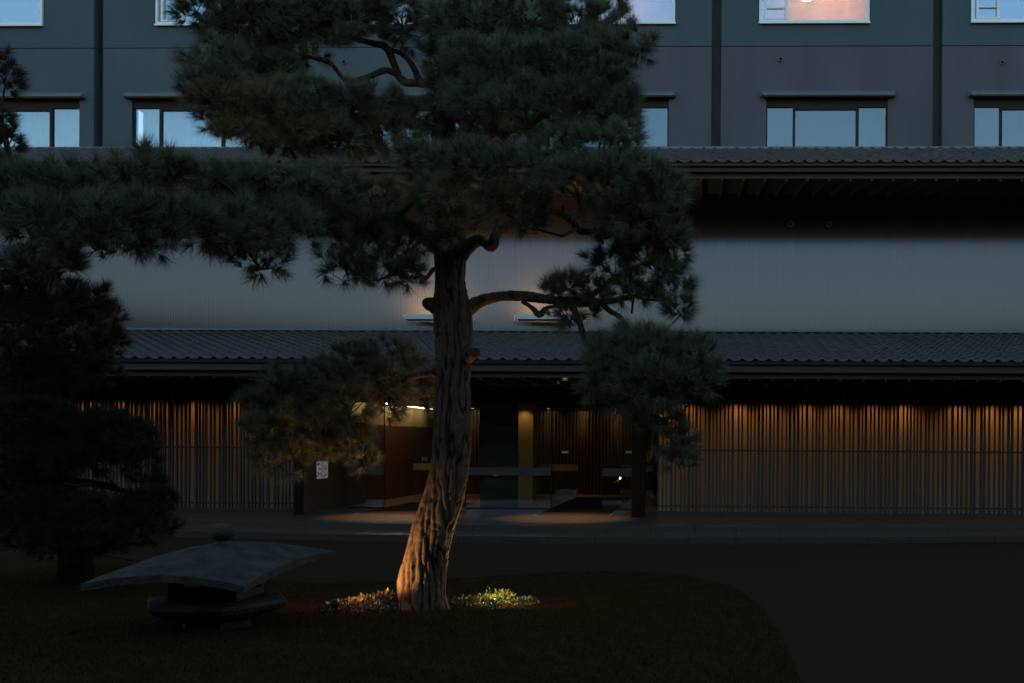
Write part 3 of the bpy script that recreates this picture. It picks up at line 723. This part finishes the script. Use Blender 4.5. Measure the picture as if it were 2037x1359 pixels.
# ================================================================== stone lantern
def lantern():
    hh = 1.05
    A = G(160,1163,EYE-hh); B = G(485,1166,EYE-hh); C = G(668,1097,EYE-hh*.906); D = A+C-B; D.z = A.z+.06
    ctr = (A+B+C+D)/4
    t = thing('stone_lantern', 'low weathered stone lantern with a broad curved roof and a ball finial', 'stone lantern', (0,0,0))
    n = 26; mb = MB()
    def pt(u, v, lo):
        p = A*(1-u)*(1-v)/4+B*(1+u)*(1-v)/4+C*(1+u)*(1+v)/4+D*(1-u)*(1+v)/4
        z = p.z+.072*(1-u*u)+.05*(1-v*v)+.06*(1-u*u)*(1-v*v)
        if lo: z -= .055+.035*(1-max(abs(u),abs(v))**3)
        z += .004*noise.noise(Vector((p.x*9, p.y*9, lo)))
        return (p.x, p.y, z)
    for lo in (0, 1):
        for i in range(n+1):
            for j in range(n+1): mb.v.append(pt(-1+2*i/n, -1+2*j/n, lo))
    N = (n+1)**2
    for i in range(n):
        for j in range(n):
            a = i*(n+1)+j; q = (a, a+n+1, a+n+2, a+1); mb.f.append(q); mb.f.append(tuple(N+k for k in reversed(q)))
    for i in range(n):
        for (a, b) in ((i*(n+1), (i+1)*(n+1)), ((i+1)*(n+1)+n, i*(n+1)+n), (i+1, i), (n*(n+1)+i, n*(n+1)+i+1)):
            mb.f.append((a, N+a, N+b, b))
    ro = mb.build('roof', M['stone'], t, smooth=True)
    es = ro.modifiers.new('edge', 'EDGE_SPLIT'); es.split_angle = R(50)
    ft = P(443, 1056, ctr.y); rr = 24*ctr.y/F; fz0 = ft.z
    prf = [(.001, fz0-rr*1.02)]+[(rr*.98*math.sin(math.pi*k/14), fz0-.1*rr-rr*math.cos(math.pi*k/14)*(.85 if k < 7 else .74)) for k in range(1, 14)]+[(.001, fz0+rr*.64)]
    MB().lathe([(rr*.8, fz0-rr-.05), (rr*.55, fz0-rr*.8)], ft.x, ctr.y, 20).build('finial_base', M['stone'], t, smooth=True)
    MB().lathe(prf, ft.x, ctr.y, 28, False).build('finial', M['stone'], t, smooth=True)
    # light box: four corner posts, sill and head round the opening
    yl = ctr.y-.25; xa, xb = X(333,1180,yl), X(470,1180,yl); zt = ctr.z+.02; zb = Z(400,1197,yl); d = .50
    f = MB(); pw = .075
    for (px, py) in ((xa, yl), (xb-pw, yl), (xa, yl+d-pw), (xb-pw, yl+d-pw)): f.box(px, px+pw, py, py+pw, zb+.06, zt)
    f.box(xa, xb, yl, yl+d, zb, zb+.06); f.box(xa+.002, xb-.002, yl+.002, yl+d-.002, zt-.05, zt+.06); f.build('light_box', M['stone'], t, bevel=.008)
    ins = MB(); i0 = .03
    ins.box(xa+pw, xb-pw, yl+i0, yl+i0+.025, zb+.06, zb+.10); ins.box(xa+pw, xa+pw+.025, yl+i0, yl+i0+.025, zb+.10, zt-.05); ins.box(xb-pw-.025, xb-pw, yl+i0, yl+i0+.025, zb+.10, zt-.05); ins.build('window_frame', M['stone'], t, bevel=.004)
    # hexagonal platform and pedestal
    pc = (X(432,1205,ctr.y), ctr.y); pr_ = .57
    zp = zb-.001
    MB().lathe([(pr_*.55, zp-.16), (pr_*.93, zp-.075), (pr_, zp-.035), (pr_*.97, zp-.012), (pr_*.75, zp)], pc[0], pc[1], 6).build('platform', M['stone'], t, bevel=.012)
    gz = bed_z(pc[0], pc[1])
    MB().lathe([(.30, gz-.08), (.28, gz+.01), (.25, zp-.15)], pc[0], pc[1], 6).build('pedestal', M['stone'], t, bevel=.012)
lantern()

# ================================================================== pines
def spline(pts, step):
    """Catmull-Rom through (x,y,z,r) points"""
    P_ = [np.array(p, float) for p in pts]; P_ = [2*P_[0]-P_[1]]+P_+[2*P_[-1]-P_[-2]]; out = []
    for i in range(1, len(P_)-2):
        n = max(2, int(np.linalg.norm(P_[i+1][:3]-P_[i][:3])/step))
        for k in range(n):
            t = k/n; a, b, c, d = P_[i-1], P_[i], P_[i+1], P_[i+2]
            out.append(.5*((2*b)+(-a+c)*t+(2*a-5*b+4*c-d)*t*t+(-a+3*b-3*c+d)*t**3))
    out.append(P_[-2]); return out
def limb_mesh(name, pts, step, nseg, depth, parent, seed=0, m=None, lump=.06):
    sp = spline(pts, step); v = []; f = []; fur = []
    up = Vector((0, 1, 0)); u = None
    for i, q in enumerate(sp):
        p = Vector(q[:3]); t = Vector(sp[min(i+1, len(sp)-1)][:3])-Vector(sp[max(i-1, 0)][:3]); t.normalize()
        if u is None: u = t.orthogonal().normalized()
        u = (u-t*u.dot(t)).normalized(); w = t.cross(u); r = max(q[3], .003)
        for k in range(nseg):
            a = 2*math.pi*k/nseg; dr = u*math.cos(a)+w*math.sin(a); c = p+dr*r
            big = noise.noise(Vector((c.x*3.1+seed, c.y*3.1, c.z*1.6)))*lump*r*3
            if depth > 0:
                wx = noise.noise(Vector((c.x*5, c.y*5, c.z*3+seed)))*.35
                n1 = noise.noise(Vector((c.x*15+wx, c.y*15, c.z*1.5+wx*.4+seed)))*.72+noise.noise(Vector((c.x*34, c.y*34, c.z*5+seed)))*.28
                n2 = noise.noise(Vector((c.x*9+wx*2, c.y*9+4, c.z*9.5+seed)))
                h = min(1.0, abs(n1)*6.0)*min(1.0, .5+abs(n2)*4.5)
                fine = noise.noise(Vector((c.x*60, c.y*60, c.z*30)))*.18
                dd = depth*(h-.6+fine)*min(1, r/.12); fur.append(max(0, min(1, h+fine)))
            else: dd = 0; fur.append(.55)
            v.append(tuple(c+dr*(big+dd)))
    for i in range(len(sp)-1):
        for k in range(nseg):
            k2 = (k+1) % nseg; f.append((i*nseg+k, i*nseg+k2, (i+1)*nseg+k2, (i+1)*nseg+k))
    f.append(tuple(range(nseg-1, -1, -1))); b = (len(sp)-1)*nseg; f.append(tuple(b+k for k in range(nseg)))
    me = bpy.data.meshes.new(name); me.from_pydata(v, [], f); me.materials.append(m or M['bark'])
    at = me.attributes.new('furrow', 'FLOAT', 'POINT'); at.data.foreach_set('value', fur)
    me.polygons.foreach_set('use_smooth', [True]*len(me.polygons)); me.update()
    return link(bpy.data.objects.new(name, me), parent), sp
def needles(cent, ax, nper, L, w):
    """tufts of long needles: cent, ax (n,3)"""
    n = len(cent); c = np.repeat(cent, nper, 0); a = np.repeat(ax, nper, 0); N = n*nper
    rnd = rng.normal(size=(N, 3)); rnd /= np.linalg.norm(rnd, axis=1)[:, None]
    sp = rng.uniform(.55, 1.25, N)[:, None]
    d = a+rnd*sp; d /= np.linalg.norm(d, axis=1)[:, None]+1e-9
    ll = (L*rng.uniform(.7, 1.08, N)*np.repeat(rng.uniform(.8, 1.15, n), nper))[:, None]
    base = c+a*rng.uniform(-.25, .35, N)[:, None]*L*.5
    s = np.cross(d, rng.normal(size=(N, 3))); s /= np.linalg.norm(s, axis=1)[:, None]+1e-9
    tip = base+d*ll; tip[:, 2] -= .004
    return np.stack([base-s*w/2, base+s*w/2, tip], 1)
def pad_tufts(c, rad, dens, upb=.55):
    rx, ry, rz = rad; area = 4*math.pi*(((rx*ry)**1.6+(rx*rz)**1.6+(ry*rz)**1.6)/3)**(1/1.6)
    n = int(area*dens)+8
    u = rng.normal(size=(int(n*1.5), 3)); u /= np.linalg.norm(u, axis=1)[:, None]
    keep = rng.random(len(u)) < np.where(u[:, 2] > -.25, 1.0, .5); u = u[keep][:n]
    r = rng.uniform(.35, 1.0, len(u))**.55
    lum = np.array([1+.22*noise.noise(Vector((a*2.3+c[0]*3, b*2.3+c[1]*3, d*2.3))) for a, b, d in u])
    pos = np.array(c)+u*np.array(rad)*(r*lum)[:, None]
    ax = u/np.array(rad)*min(rad); ax += np.array([0, 0, upb]); ax += rng.normal(0, .25, ax.shape); ax /= np.linalg.norm(ax, axis=1)[:, None]
    return pos, ax
def make_tree(label, bark, trunk, limbs, pads, dens, nper, L, w, mneedle, group=None, cut=()):
    t = thing('pine_tree', label, 'pine tree', (0,0,0), group)
    _, skel = limb_mesh('trunk', trunk[0], trunk[1], trunk[2], trunk[3], t, 3.3, bark)
    nodes = [s for s in skel]
    for k, lb in enumerate(limbs):
        _, s2 = limb_mesh('limb', lb, .025, 14, .018, t, k*1.7, bark, .10); nodes += s2
    for lb in cut: limb_mesh('branch_stub', lb, .012, 18, .012, t, 9.1)
    nodes = np.array([n_[:4] for n_ in nodes])
    for (px, py, rx, ry, Y) in pads:
        c = P(px, py, Y); k = Y/F; rad = (rx*k*.96, max(rx*k*.75, ry*k)*.9, ry*k*.92)
        cc = np.array([c.x, c.y, c.z]); pos, ax = pad_tufts(cc, rad, dens)
        tri = needles(pos, ax, nper, L, w)
        tris_object('foliage', tri, mneedle, t)
        tw = MB()
        d2 = np.linalg.norm(nodes[:, :3]-cc, axis=1); nn = nodes[int(np.argmin(d2+np.where(nodes[:,2] > cc[2]+.05, .15, 0)))]
        low = cc-np.array([0, 0, rad[2]*.45])
        if d2.min() > .12:
            mid = (nn[:3]+low)/2+rng.normal(0, .04, 3)+np.array([0, 0, -.04]); r0 = min(nn[3]*.6, .028)
            tw.tube([Vector(nn[:3]), Vector(mid), Vector(low)], [r0, r0*.7, .010], 7)
        sel = rng.choice(len(pos), min(len(pos), max(8, len(pos)//6)), replace=False)
        for i in sel:
            q = pos[i]-ax[i]*.03; m_ = (low+q)/2+rng.normal(0, .03, 3); tw.tube([Vector(low+(q-low)*.1), Vector(m_), Vector(q)], [.008, .006, .003], 4)
        tw.build('twigs', M['twig'], t)
    return t

TY = 9.6
def T(px, py, wpx, Y=TY): p = P(px, py, Y); return (p.x, p.y, p.z, wpx/2*Y/F)
b0 = T(840, 1224, 104)
trunk = [(b0[0], b0[1], b0[2]-.16, b0[3]*1.12), T(840,1218,100), T(837,1190,90), T(837,1150,87), T(846,1105,81), T(858,1062,78), T(873,1020,75), T(885,980,73), T(894,930,70), T(898,880,69),
         T(900,800,67), T(900,720,66), T(901,640,69), T(899,600,68), T(896,560,61), T(895,500,62), T(893,450,58), T(888,380,52,9.7), T(884,300,48,9.8), T(884,220,42,9.9), T(892,140,36,9.9), T(905,60,30,9.9), T(920,-20,24,9.9)]
limbs = [
 [T(905,640,34), T(935,612,27), T(960,598,22), T(1000,589,20), T(1045,589,20,9.5), T(1100,597,19,9.4), T(1155,601,18,9.3), T(1205,600,15,9.3), T(1260,590,10,9.3)],
 [T(1135,600,14,9.35), T(1152,640,14,9.3), T(1166,680,15,9.3), T(1186,718,14,9.25), T(1205,760,12,9.2), T(1260,790,9,9.1), T(1320,840,7,9.1), T(1340,890,5,9.1)],
 [T(1190,598,9,9.3), T(1212,618,9,9.25), T(1235,632,8,9.2), T(1252,655,8,9.2), T(1280,700,6,9.1)],
 [T(1040,600,10,9.5), T(1058,612,9,9.45), T(1073,626,13,9.4), T(1090,612,7,9.4), T(1130,608,6,9.4)],
 [T(1150,598,9,9.3), T(1195,575,9,9.3), T(1235,545,8,9.3), T(1290,520,6,9.3)],
 [T(905,520,40), T(930,492,30), T(955,478,25), T(978,490,24,9.4), T(990,462,22,9.4), T(1030,440,17,9.3), T(1085,420,15,9.2), T(1115,424,14,9.2), T(1140,440,14,9.2), T(1160,460,13,9.2), T(1210,452,10,9.2), T(1290,430,7,9.2)],
 [T(880,530,14), T(862,536,10), T(848,553,9,9.5), T(835,546,7,9.4), T(800,520,6,9.3)],
 [T(890,520,40), T(862,478,30,9.4), T(830,455,26,9.2), T(780,428,22,9.0), T(700,408,20,8.7), T(590,420,17,8.4), T(450,440,15,8.1), T(300,440,13,7.9), T(150,440,10,7.7), T(40,450,7,7.6)],
 [T(885,200,26,9.9), T(862,168,20,9.8), T(830,165,18,9.7), T(800,162,17,9.7), T(785,130,15,9.6), T(768,95,14,9.6), T(735,85,11,9.6), T(640,60,8,9.5)],
 [T(805,160,12,9.7), T(770,140,12,9.7), T(735,152,11,9.6), T(690,160,10,9.6), T(655,125,9,9.5), T(600,110,7,9.5)],
 [T(835,165,14,9.75), T(820,130,11,9.7), T(800,108,9,9.7), T(780,100,8,9.6)],
 [T(888,190,12,9.8), T(885,160,9,9.7), T(884,140,8,9.7), T(895,120,6,9.7)],
 [T(885,255,26,9.7), T(830,245,18,9.6), T(750,240,15,9.5), T(640,238,11,9.4), T(540,220,8,9.3)],
 [T(890,300,26,9.7), T(960,270,20,9.5), T(1060,240,16,9.4), T(1170,180,12,9.3), T(1260,120,8,9.2)],
 [T(893,420,24,9.6), T(960,390,20,9.4), T(1080,350,15,9.2), T(1200,330,12,9.1), T(1310,390,7,9.1)],
 [T(890,735,22), T(850,742,14,9.7), T(800,752,12,9.9), T(740,760,11,9.9), T(660,780,9,9.8), T(570,820,7,9.8), T(550,880,5,9.8)],
]
stubs = [[T(885,618,40), T(860,606,30,9.55), T(849,604,24,9.5), T(846,604,16,9.48)], [T(915,712,34), T(936,705,26,9.5), T(948,701,20,9.45), T(951,700,12,9.44)]]
pads = [
 # upper left crown
 (440,225,62,48,9.5),(505,262,55,30,9.5),(585,285,72,26,9.5),(700,288,62,22,9.7),(430,150,40,40,9.4),
 (470,20,120,62,9.0),(400,25,50,40,9.0),(590,30,110,70,9.4),(700,25,110,50,9.4),(800,45,85,52,9.5),(430,120,60,45,8.8),(420,185,62,58,8.7),(480,215,80,62,8.9),(560,130,42,28,9.3),(505,130,50,50,9.2),
 (570,230,95,65,9.2),(640,275,90,42,9.3),(620,195,55,40,9.2),(700,200,60,30,9.3),(760,205,60,26,9.4),(790,270,70,42,9.5),(845,225,45,40,9.6),(740,268,60,40,9.5),(455,262,40,22,8.8),
 (560,60,130,70,9.9),(540,250,100,55,9.8),(640,262,90,42,9.8),(480,130,60,75,9.6),(480,70,100,60,9.7),(650,35,110,42,9.9),(750,222,70,24,9.9),(680,212,60,26,9.7),(800,30,90,50,9.9),(930,230,80,80,9.9),(1080,180,120,100,9.6),(1000,80,95,80,9.9),(1180,110,80,75,9.6),(1190,230,80,60,9.6),(870,120,20,40,9.8),
 # upper right crown
 (900,60,60,60,9.4),(960,40,80,62,9.2),(1050,30,90,60,9.2),(1150,40,80,55,9.2),(1215,40,45,50,9.4),(940,130,65,52,9.0),(1030,130,80,58,8.9),(1120,130,80,58,8.9),(1200,120,70,60,8.8),(1272,85,32,40,8.8),
 (960,210,85,60,9.0),(1050,210,90,62,8.8),(1140,215,80,60,8.8),(1215,200,55,55,8.9),(1235,250,45,40,8.9),(900,170,45,50,9.4),(1000,270,90,40,9.2),
 # middle shelf
 (850,330,75,52,8.9),(930,330,80,55,8.7),(1010,345,75,55,8.6),(900,400,90,52,8.8),(1010,410,95,45,8.7),(1120,300,70,52,8.7),(1200,300,80,58,8.6),(1150,370,90,55,8.5),(1240,360,85,62,8.5),(1310,385,62,52,8.5),(1260,430,95,35,8.6),(905,455,60,38,9.0),(1060,445,30,22,8.8),
 # long left shelf
 (150,498,62,36,7.2),(95,530,80,36,7.8),
 (40,390,75,58,7.4),(130,375,80,52,7.4),(230,362,80,48,7.5),(315,335,62,42,7.7),(400,365,80,50,7.8),(480,375,80,50,8.0),(570,380,80,48,8.2),(660,380,80,45,8.5),(740,395,70,42,8.8),
 (90,450,110,62,7.2),(210,440,90,55,7.2),(310,445,85,62,7.3),(400,450,80,55,7.5),(480,455,80,55,7.7),(560,450,80,58,8.0),(265,475,60,42,7.3),(520,520,58,40,7.9),(460,505,40,25,7.8),(640,450,60,52,8.5),
 (700,460,75,55,8.8),(760,480,70,55,9.1),(690,530,58,42,8.8),(750,545,60,38,9.0),(800,540,45,36,9.1),(815,480,40,40,9.3),
 # right middle clumps
 (1128,565,36,28,9.2),(1098,578,14,14,9.3),(1180,580,40,26,9.2),(1140,625,52,24,9.3),(1215,530,50,38,9.2),(1270,500,55,38,9.0),(1345,500,42,38,9.0),(1300,545,60,38,9.0),(1260,580,52,32,9.1),(1335,585,48,36,9.0),(1355,615,28,26,9.0),(1230,485,40,30,9.0),(1310,460,60,30,8.9),
 # low right dome
 (1290,700,85,52,8.7),(1220,725,55,55,8.8),(1370,720,62,55,8.7),(1300,760,110,48,8.6),(1210,780,60,38,8.8),(1395,760,42,36,8.7),(1255,680,50,36,8.9),(1310,835,50,26,8.9),(1345,870,42,30,8.9),(1355,915,30,34,8.9),(1190,700,30,40,9.1),
 # low left cluster
 (780,705,48,34,10.2),(700,725,60,42,10.0),(755,760,58,50,9.9),(640,765,60,48,9.8),(560,780,62,46,9.7),(690,810,70,52,9.8),(600,840,75,52,9.7),(530,860,52,48,9.7),(555,910,62,44,9.7),(780,800,42,42,10.0),(700,880,45,42,9.9),(640,885,45,32,9.9),(725,920,22,24,9.9),(842,745,34,36,10.4),(845,790,20,34,10.5),(510,805,30,30,9.7),
]
make_tree('large black pine with a leaning trunk in the middle of the garden bed', None, (trunk, .016, 128, .024), limbs, pads, 60, 84, .155, .0044, M['needle'], 'pine trees in the garden bed', stubs)
def T2(px, py, wpx, Y=12.5): return T(px, py, wpx, Y)
b0 = T2(150,1120,60)
trunk2 = [(b0[0], b0[1], -.05, b0[3]*1.2), T2(148,1100,56), T2(135,1020,50), T2(118,920,44), T2(104,820,40), T2(96,720,34,12.2), T2(98,650,28,12), T2(100,580,22,11.8), T2(80,500,18,11.6), T2(40,400,14,11.4), T2(5,250,10,11.2)]
limbs2 = [[T2(100,650,16,12), T2(150,630,12,11.6), T2(210,610,8,11.2)], [T2(104,760,16,12.2), T2(60,740,12,12), T2(10,720,9,11.6)],
 [T2(125,960,18), T2(190,962,13,12.2), T2(232,972,11,12), T2(270,985,8,11.8), T2(310,1010,5,11.6)], [T2(110,880,18), T2(180,870,14,12), T2(250,850,9,11.8)], [T2(96,720,14,12.2), T2(160,700,11,12), T2(210,690,7,11.6)],
 [T2(135,1030,18), T2(60,1020,12,12.2), T2(0,1010,9,12)]]
pads2 = [(60,620,100,60,11.5),(175,640,60,50,11.5),(40,755,100,50,12),(60,880,110,75,12.5),(200,880,100,50,12.5),(120,1020,130,50,12.5),(250,1030,90,40,12.5),(30,980,90,60,12.6),(140,720,85,45,12),(60,525,90,36,9.6),(150,1085,120,28,11.6),(10,150,22,46,10.5),(5,240,16,30,10.5),(12,285,28,38,10.5),(5,330,40,22,10.5),
 (30,570,60,40,9.8),(100,580,70,40,9.8),(170,600,60,45,9.9),(80,625,90,36,10),(200,635,44,34,10),(30,640,70,40,10.2),(40,700,62,36,10.6),(165,700,60,34,10.6),(215,680,34,40,10.4),(100,735,100,32,10.8),(30,760,80,26,11),(180,740,60,26,11),
 (60,830,100,36,11.6),(150,860,90,46,11.5),(220,850,80,36,11.4),(265,880,52,46,11.3),(60,900,100,50,11.6),(170,910,95,36,11.5),(280,920,42,36,11.3),(40,970,75,42,11.8),(100,1010,80,42,11.6),(300,960,32,22,11.3),
 (190,1030,90,42,11.5),(280,1010,60,34,11.4),(40,1045,80,45,11.7),(130,1065,90,36,11.5),(250,1060,80,32,11.3),(342,1050,20,14,11.2),(320,1000,32,28,11.3),(80,940,60,30,11.6)]
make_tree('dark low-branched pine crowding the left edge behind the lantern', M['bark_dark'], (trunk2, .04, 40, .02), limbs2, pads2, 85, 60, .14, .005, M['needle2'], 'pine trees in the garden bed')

HEDGE()
# ================================================================== small plants and garden spotlights
def leaves(n, c, rad, size, up=.4):
    u = rng.normal(size=(n, 3)); u /= np.linalg.norm(u, axis=1)[:, None]; p = np.array(c)+u*np.array(rad)*rng.uniform(.2, 1, n)[:, None]**.6
    d = u+np.array([0, 0, up])+rng.normal(0, .4, (n, 3)); d /= np.linalg.norm(d, axis=1)[:, None]
    s = np.cross(d, rng.normal(size=(n, 3))); s /= np.linalg.norm(s, axis=1)[:, None]; L = size*rng.uniform(.6, 1.2, n)[:, None]
    mid = p+d*L*.5; tip = p+d*L
    return np.concatenate([np.stack([p, mid-s*L*.26, tip], 1), np.stack([p, tip, mid+s*L*.26], 1)])
def plant(name, label, cat, px, py, Y, rx, ry, n, size, m, group=None):
    c = P(px, py, Y); k = Y/F; gz = bed_z(c.x, c.y); t = thing(name, label, cat, (c.x, c.y, gz), group)
    rad = (rx*k, rx*k*.8, ry*k); cz = min(max(.02, c.z-gz), rad[2]*1.05)
    tris_object('leaves', leaves(n, (0, 0, cz), rad, size), m, t)
    st_ = MB()
    for i in range(9):
        a = random.uniform(0, 6.28); r = random.uniform(.2, .8); st_.tube([(0, 0, -.03), (math.cos(a)*rad[0]*r*.5, math.sin(a)*rad[1]*r*.5, cz*.6), (math.cos(a)*rad[0]*r, math.sin(a)*rad[1]*r, cz+rad[2]*.5)], [.006,.004,.002], 4)
    st_.build('stems', M['twig'], t)
plant('shrub', 'small bright-leaved shrub lit by the spotlight right of the trunk', 'shrub', 1000, 1153, 10.5, 24, 14, 500, .036, M['leaf'])
plant('seedling', 'thin upright seedling above the lit shrub', 'plant', 972, 1138, 10.55, 10, 16, 60, .028, M['leaf'])
plant('shrub', 'low grassy clump just left of the glowing spotlight', 'shrub', 958, 1172, 10.3, 26, 11, 320, .034, M['leaf'])
plant('ground_plant', 'low tuft of lit leaves directly in front of the right-hand spotlight', 'plant', 982, 1180, 9.9, 24, 8, 160, .03, M['leaf'])
plant('ground_plant', 'sparse weed clump between the trunk and the spotlight', 'plant', 925, 1186, 10.2, 26, 10, 200, .035, M['leafr'])
plant('shrub', 'low dark clump right of the lit shrub', 'shrub', 1046, 1160, 10.5, 30, 8, 260, .03, M['leaf'])
for i, (px, py, rx, ry, n_, lab) in enumerate(((770,1200,28,22,420,'amber-lit weed clump touching the left foot of the trunk'),(735,1205,32,20,420,'amber-lit weed clump second from the trunk on its left'),(700,1212,34,18,420,'spiky amber-lit clump in the middle of the lit patch'),(672,1224,30,14,300,'faint amber-lit clump at the left end of the lit patch'),(745,1226,40,10,260,'flat amber-lit clump lowest in the lit patch'))):
    plant('ground_plant', lab, 'plant', px, py, 9.5-.1*i, rx, ry, n_, .05, M['leafr'], 'weeds lit at the foot of the pine')
def spot(label, pos, aim, power, ang, lit=True):
    t = thing('garden_spotlight', label, 'spotlight', tuple(pos), 'garden spotlights under the pine')
    d = (Vector(aim)-Vector(pos)).normalized(); q = d.to_track_quat('Z', 'Y')
    b = MB().lathe([(.025,-.06),(.036,-.035),(.040,.02),(.036,.02),(.034,.0)], 0, 0, 18, False).build('housing', M['darkmetal'], t, smooth=True); b.rotation_mode = 'QUATERNION'; b.rotation_quaternion = q
    l = MB().lathe([(.001,.004),(.034,.004)], 0, 0, 18, False).build('lens', M['lampdim'], t); l.rotation_mode = 'QUATERNION'; l.rotation_quaternion = q
    MB().tube([(0,0,-.2),(0,0,-.03)], .012, 8).build('spike', M['darkmetal'], t)
    lamp('beam', 'SPOT', Vector(pos)+d*.04, aim, power, WARM2, t, .03, ang, .7)
p1 = P(978, 1170, 10.15); p1.z = bed_z(p1.x, p1.y)+.06
spot('glowing garden spotlight among the lit leaves right of the trunk', p1, P(800, 880, 9.95), 290, 88)
lamp('spill', 'POINT', p1+Vector((.06,.12,.08)), (0,0,0), 20, (1,.74,.28), bpy.data.objects['garden_spotlight'], .05)
p2 = P(668, 1236, 9.05); p2.z = bed_z(p2.x, p2.y)+.09
spot('garden spotlight hidden in the weeds left of the trunk', p2, P(836, 1090, 9.6), 270, 62)
lamp('spill', 'POINT', p2+Vector((.12,.22,.12)), (0,0,0), 9, WARM, bpy.data.objects['garden_spotlight.001'], .05)
